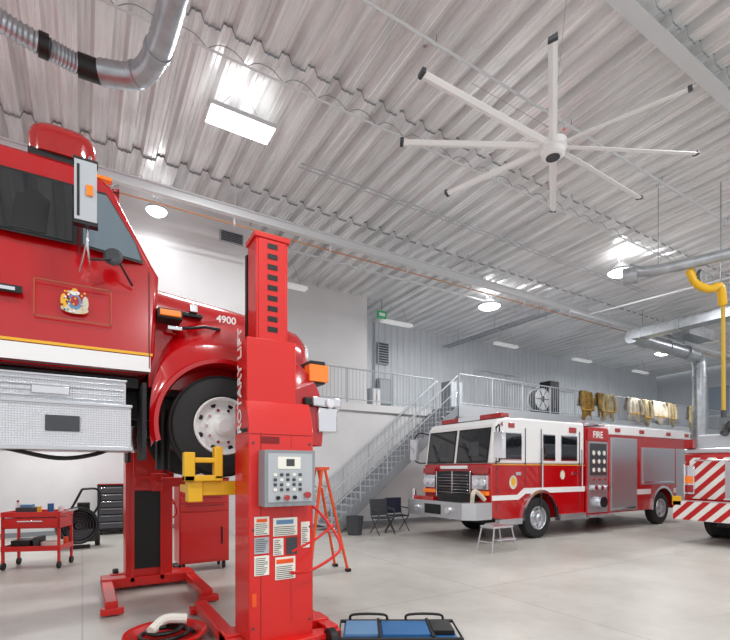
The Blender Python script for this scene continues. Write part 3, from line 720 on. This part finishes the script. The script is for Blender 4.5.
# ------------------------------------------------------------------ second fire vehicle (rear)
F=empty('rescue_truck'); b=M()
b.box(12.85,19.5,3.32,5.78,.55,2.15,RED); b.box(12.85,19.4,3.30,5.80,2.15,2.28,ALU); b.box(13.1,19.2,3.5,5.6,2.28,2.62,GREYL); b.done('body',F,.03)
b=M(); b.box(12.82,12.855,3.45,5.65,1.05,2.05,CHEV); b.box(12.35,12.86,3.3,5.8,.55,.78,ALU); b.box(12.33,12.352,3.3,5.8,.56,1.0,CHEV); b.box(12.34,12.5,3.3,5.8,.98,1.02,ALU)
b.box(12.80,12.86,4.2,4.9,1.1,1.95,ALU); 
for k in range(7): b.box(12.79,12.80,4.22,4.88,1.14+k*.115,1.22+k*.115,ALU)
b.done('rear_chevrons',F)
b=M()
for y in (3.36,5.55):
    b.box(12.80,12.87,y,y+.18,1.2,1.38,REDL); b.box(12.80,12.87,y,y+.18,1.42,1.6,AMBER); b.box(12.80,12.87,y,y+.18,1.64,1.82,LENS); b.box(12.78,12.87,y-.02,y+.2,1.16,1.86,CHROME)
    b.box(12.77,12.79,y,y+.18,1.2,1.38,REDL); b.box(12.77,12.79,y,y+.18,1.42,1.6,AMBER)
    b.box(12.75,12.9,y,y+.2,2.28,2.5,REDL)
b.tube([(12.7,5.72,.98),(12.7,5.72,1.9),(12.8,5.72,1.95)],.02,CHROME,8); b.tube([(12.75,3.6,1.98),(12.72,3.7,1.98),(12.72,5.4,1.98),(12.75,5.5,1.98)],.02,CHROME,8)
b.box(12.33,12.36,5.62,5.82,.9,1.12,YEL)
b.done('rear_lights',F,.005)
b=M()
for k in range(5): b.tube(path([(13.0,4.0+k*.25,2.62),(13.3,4.0+k*.25,2.85),(14.2,4.0+k*.25,2.9),(16,4.0+k*.25,2.75)],6),.09,BLACK,10)
b.done('hose_load',F)
b=M(); wheel(b,14.2,5.75,.525,.525,.5,ALU,1); wheel(b,14.2,3.35,.525,.525,.5,ALU,-1); wheel(b,18.4,5.75,.525,.525,.3,ALU,1); wheel(b,18.4,3.35,.525,.525,.3,ALU,-1); b.box(12.9,19.3,4,5.1,.4,.6,BLACK); b.done('wheels',F)

# ------------------------------------------------------------------ things on mezzanine
def drape(x,wid,hl,m,ph):
    e=empty('hanging_turnout_coat'); b=M(); rows=[]; n=22
    for s,(dy,dz) in enumerate([(.12,-hl*.55),(.10,-.3),(.06,0.0),(0,.045),(-.06,0.0),(-.10,-.25),(-.11,-hl*.6),(-.12,-hl)]):
        row=[]
        for k in range(n+1):
            t=k/n; wv=.03*math.sin(t*19+ph)*(1 if s>4 or s<2 else .3)
            dzz=dz*(1+.12*math.sin(t*7+ph)*(1 if s==7 else 0)); flare=1+.12*(s>5)
            row.append((x+(t-.5)*wid*flare,11.50+dy+wv,4.93+dzz))
        rows.append(row)
    b.loft(rows,m,False)
    for sgn in (-1,1):
        b.tube(path([(x+sgn*wid*.42,11.40,4.9),(x+sgn*wid*.58,11.36,4.6),(x+sgn*wid*.60,11.34,4.93-hl*.75)],6),.07,m,10)
    b.tube([(x-wid*.5,11.335,4.93-hl*.72),(x+wid*.5,11.335,4.93-hl*.72)],.02,GOLD,6)
    o=b.done('cloth',e,ang=80); sm=o.modifiers.new('s','SOLIDIFY'); sm.thickness=.012
for a in ((17.4,.55,1.05,GOLDC,0),(18.9,.8,1.0,TAN,1),(18.4,.3,.9,GOLDC,2),(20.9,.9,.95,CREAM,2),(21.9,.5,1.1,TAN,3),(23.0,.9,.95,CREAM,4),(24.1,.5,1.0,TAN,2.5),(26.3,.8,1.15,TAN,5)): drape(*a)
e=empty('hose_reel'); b=M(); c=(15.1,11.9,4.47)
b.lathe(c,(0,-1,0),[(.1,-.2),(.42,-.2),(.42,-.17),(.3,-.17),(.3,.17),(.42,.17),(.42,.2),(.1,.2)],STEELW,28); b.lathe(c,(0,-1,0),[(.3,-.15),(.38,-.13),(.38,.13),(.3,.15)],GREYD,28); b.lathe(c,(0,-1,0),[(0,.2),(.12,.21),(.12,.2)],GREYD,16)
for k in range(6):
    a=k*math.pi/3; b.tube([(c[0]+.1*math.cos(a),c[1]-.21,c[2]+.1*math.sin(a)),(c[0]+.4*math.cos(a),c[1]-.21,c[2]+.4*math.sin(a))],.015,GREYD,6)
b.box(14.8,15.4,11.75,12.05,3.851,4.07,GREYD); b.done('reel',e)
def cab2(x0,x1,y0,y1,h,m,m2):
    e=empty('equipment_cabinet'); b=M(); b.box(x0,x1,y0,y1,3.852,3.85+h,m); xm=(x0+x1)/2
    b.box(x0+.03,xm-.01,y0-.03,y0,3.95,3.80+h,m2); b.box(xm+.01,x1-.03,y0-.03,y0,3.95,3.80+h,m2); b.box(xm-.04,xm-.02,y0-.05,y0-.03,4.3,4.6,CHROME); b.done('cabinet',e,.01)
cab2(16.3,16.9,12.3,12.8,1.55,BLACK,GREYD); cab2(11.4,12.0,12.8,13.3,1.15,GREY,GREYL); cab2(9.3,9.7,14.8,15.2,1.0,GREYL,WHITE)

# ------------------------------------------------------------------ floor items
e=empty('tool_cabinet'); b=M(); b.box(1.40,2.24,8.36,8.86,.14,1.60,RED2); b.box(1.42,2.22,8.34,8.36,.18,1.02,RED2)
for k in range(4): b.box(1.42,2.22,8.34,8.36,1.04+k*.135,1.16+k*.135,RED2); b.box(1.50,2.14,8.32,8.34,1.13+k*.135,1.145+k*.135,REDD)
b.box(2.10,2.12,8.31,8.34,.45,.75,BLACK); b.box(1.40,2.24,8.33,8.87,1.60,1.62,REDD)
for x in (1.48,2.16):
    for y in (8.43,8.79): b.cyl((x-.02,y,.07),(x+.02,y,.07),.07,BLACK,14); b.box(x-.03,x+.03,y-.03,y+.03,.07,.15,GREYD)
b.done('cabinet',e,.01)
def cart(cx,cy,ang):
    e=empty('service_cart'); b=M(); w_,d_=.46,.28
    for z in (.32,.92): 
        b.box(-w_,w_,-d_,d_,z,z+.02,RED2)
        for (x0,x1,y0,y1) in ((-w_,w_,-d_-.01,-d_+.01),(-w_,w_,d_-.01,d_+.01),(-w_-.01,-w_+.01,-d_,d_),(w_-.01,w_+.01,-d_,d_)): b.box(x0,x1,y0,y1,z,z+.09,RED2)
    b.box(-w_,w_,-d_,d_,.72,.90,RED2); b.box(-w_+.03,w_-.03,-d_-.02,-d_,.75,.88,RED2); b.box(-.2,.2,-d_-.035,-d_-.02,.84,.86,CHROME)
    for x in (-w_+.02,w_-.02):
        for y in (-d_+.02,d_-.02):
            b.box(x-.02,x+.02,y-.02,y+.02,.12,1.0,RED2); b.cyl((x-.02,y,.065),(x+.02,y,.065),.065,BLACK,14)
    b.tube([(w_,-.2,.98),(w_+.1,-.2,1.02),(w_+.1,.2,1.02),(w_,.2,.98)],.015,CHROME,8)
    b.box(-.3,0,-.15,.1,.94,1.08,GREYD); b.cyl((.2,0,.94),(.2,0,1.14),.05,BLUE,14); b.box(-.35,-.05,-.2,.15,.34,.5,BLACK); b.box(.1,.35,-.15,.15,.34,.46,PAPER); b.cyl((.32,.12,.94),(.32,.12,1.08),.04,WHITE,12)
    b.cyl((.08,-.15,.94),(.08,-.15,1.1),.035,YEL,12); b.cyl((-.38,.1,.94),(-.38,.1,1.16),.035,WHITE,12); b.cyl((-.38,.1,1.16),(-.38,.1,1.2),.02,REDL,10); b.box(-.25,-.08,-.1,.05,1.08,1.13,BLUEL); b.tube([(.1,.15,.97),(.4,-.05,.97)],.014,CHROME,8); b.box(.0,.08,-.2,.1,.34,.55,GREYD); b.cyl((.38,.18,.34),(.38,.18,.5),.04,ORANGE,12)
    o=b.done('cart_frame',e,.004); e.location=(cx,cy,0); e.rotation_euler=(0,0,ang)
cart(-.68,10.3,-.35)
e=empty('ventilation_blower'); b=M(); c=Vector((-.1,12.3,.5))
b.lathe(c,(.2,-1,.1),[(0,-.18),(.34,-.18),(.42,-.1),(.42,.12),(.39,.14),(.35,.12),(.33,0)],BLACK,28)
for k in range(6): b.lathe(c+Vector((.03,-.14,.01)),(.2,-1,.1),[(.05+k*.06,0),(.06+k*.06,.005)],GREYD,24)
b.lathe(c,(.2,-1,.1),[(0,.14),(.07,.14),(.08,.0)],BLACK,16)
b.tube(path([(.15,12.5,.6),(.35,12.4,1.0),(.3,12.3,1.3),(.0,12.3,1.32)],6),.026,BLACK,8); b.tube(path([(-.35,12.5,.6),(-.15,12.4,1.0),(.0,12.3,1.32)],6),.026,BLACK,8)
b.cyl((-.4,12.5,.16),(-.3,12.5,.16),.16,RUB,20); b.cyl((.25,12.5,.16),(.35,12.5,.16),.16,RUB,20); b.box(-.3,.25,12.3,12.6,.12,.4,GREYD); b.box(-.2,.15,12.1,12.2,0,.08,BLACK); b.box(-.1,.15,12.35,12.65,.75,1.0,BLACK)
b.done('blower',e)
e=empty('tool_chest'); b=M(); b.box(.35,1.0,14.3,14.9,.12,1.35,BLACK)
for k in range(6): b.box(.38,.97,14.27,14.3,.18+k*.19,.34+k*.19,GREYD); b.box(.42,.93,14.25,14.27,.31+k*.19,.325+k*.19,CHROME)
b.box(.35,1.0,14.28,14.9,1.35,1.38,REDL)
for x in (.42,.93): 
    for y in (14.4,14.8): b.cyl((x-.03,y,.06),(x+.03,y,.06),.06,BLACK,12)
b.done('chest',e,.01)
e=empty('wall_poster'); b=M(); b.box(-2.25,-1.85,14.975,14.998,1.15,1.6,PAPER); b.box(-2.2,-1.9,14.96,14.975,1.42,1.55,BLUEL); b.box(-2.2,-2.08,14.96,14.975,1.2,1.36,REDD); b.box(-2.03,-1.9,14.96,14.975,1.2,1.36,GREYD); b.done('poster',e)
e=empty('step_ladder'); b=M(); lx,ly=3.5,7.25
for s in (-1,1):
    b.tube([(lx-.32,ly+s*.26,0),(lx-.03,ly+s*.13,1.76)],.028,ORANGE,6); b.tube([(lx+.42,ly+s*.24,0),(lx+.03,ly+s*.13,1.76)],.024,ORANGE,6)
    b.box(lx-.36,lx-.28,ly+s*.26-.04,ly+s*.26+.04,0,.05,BLACK); b.box(lx+.38,lx+.46,ly+s*.24-.04,ly+s*.24+.04,0,.05,BLACK)
    b.tube([(lx-.2,ly+s*.2,.72),(lx+.25,ly+s*.2,.72)],.008,ALU,6)
for k in range(1,6):
    t=k/6; x=lx-.32+.29*t; w_=.26-.13*t; b.box(x-.05,x+.05,ly-w_,ly+w_,t*1.76-.015,t*1.76+.01,ALU)
    x=lx+.42-.39*t; b.cyl((x,ly-.24+.11*t,t*1.76),(x,ly+.24-.11*t,t*1.76),.01,ALU,6)
b.box(lx-.1,lx+.1,ly-.16,ly+.16,1.75,1.80,ORANGE); b.done('ladder',e)
def chair(cx,cy,seat):
    e=empty('folding_chair'); b=M()
    for s in (-.25,.25):
        b.tube([(cx+s,cy-.24,0),(cx+s,cy+.15,.45),(cx+s,cy+.25,.95)],.015,GREYD,8); b.tube([(cx+s,cy+.25,0),(cx+s,cy-.2,.45)],.015,GREYD,8); b.tube([(cx+s,cy-.2,.45),(cx+s,cy-.2,.66),(cx+s,cy+.2,.68)],.018,GREYD,8)
    b.box(cx-.25,cx+.25,cy-.2,cy+.2,.43,.46,seat); b.box(cx-.25,cx+.25,cy+.17,cy+.22,.50,.95,seat); b.done('chair',e)
chair(7.0,10.6,GREYD); chair(7.75,10.95,mat('navy_fabric',(.15,.17,.25),.8))
e=empty('waste_bin'); b=M(); b.lathe((6.3,10.9,0),(0,0,1),[(0,0),(.19,0),(.24,.48),(.25,.50),(.23,.50),(.19,.1),(0,.1)],GREYD,24); b.done('bin',e)
e=empty('aluminium_step'); b=M(); sx,sy=7.75,7.2
b.box(sx-.3,sx+.3,sy-.2,sy+.2,.5,.54,ALU)
for s in (-1,1):
    b.tube([(sx+s*.38,sy-.22,0),(sx+s*.27,sy-.18,.5),(sx+s*.27,sy+.18,.5),(sx+s*.38,sy+.22,0)],.018,ALU,8); b.tube([(sx+s*.34,sy-.2,.2),(sx+s*.34,sy+.2,.2)],.012,ALU,8)
b.box(sx-.28,sx+.28,sy-.3,sy-.15,.25,.28,ALU); b.done('step',e)
e=empty('mechanic_creeper'); b=M()
b.box(-.56,.56,-.22,.22,.09,.12,BLUE); b.box(-.54,-.2,-.2,.2,.12,.15,BLUEL); b.box(-.17,.3,-.2,.2,.12,.145,BLUE); b.box(.33,.54,-.17,.17,.12,.17,BLACK)
b.tube([(-.6,-.27,.12),(.6,-.27,.12),(.6,.27,.12),(-.6,.27,.12)],.02,BLACK,8,closed=True)
for x0 in (-.5,.1): b.tube(path([(x0,.27,.12),(x0+.03,.27,.19),(x0+.36,.27,.19),(x0+.4,.27,.12)],4),.015,BLACK,8)
for x in (-.2,.32): b.box(x-.015,x+.015,-.27,.27,.10,.155,BLACK)
for x in (-.5,0,.5):
    for y in (-.25,.25): b.cyl((x-.015,y,.04),(x+.015,y,.04),.04,BLACK,14); b.box(x-.015,x+.015,y-.015,y+.015,.06,.1,GREYD)
b.done('creeper',e,.008); e.location=(2.76,3.88,0); e.rotation_euler=(0,0,-.54)
e=empty('oil_drain_pan'); b=M(); c=(.72,5.05,0)
b.lathe(c,(0,0,1),[(0,.01),(.32,.01),(.37,.10),(.40,.11),(.39,.13),(.35,.12),(.30,.03),(0,.03)],RED2,32)
pts=[(c[0]+(.27-.0035*k)*math.cos(k*.35),c[1]+(.27-.0035*k)*math.sin(k*.35),.07+.0026*k) for k in range(50)]
b.tube(pts,.022,BLACK,8); b.tube(path([(c[0]-.15,c[1]-.1,.18),(c[0],c[1]+.02,.24),(c[0]+.2,c[1],.22)],5),.05,PAPER,10); b.done('pan',e)

# ------------------------------------------------------------------ world + camera
w=bpy.data.worlds.new('World'); S.world=w; w.use_nodes=True
w.node_tree.nodes['Background'].inputs[0].default_value=(.97,.98,1,1); w.node_tree.nodes['Background'].inputs[1].default_value=.9
cd=bpy.data.cameras.new('cam'); cam=bpy.data.objects.new('cam',cd); S.collection.objects.link(cam); S.camera=cam
cam.location=(0,0,1.75); cam.rotation_euler=(math.radians(90),0,math.atan2(-.5195,.8545))
cd.sensor_width=36; cd.lens=465/730*36; cd.shift_y=(470-320)/730; cd.clip_start=.05; cd.clip_end=200
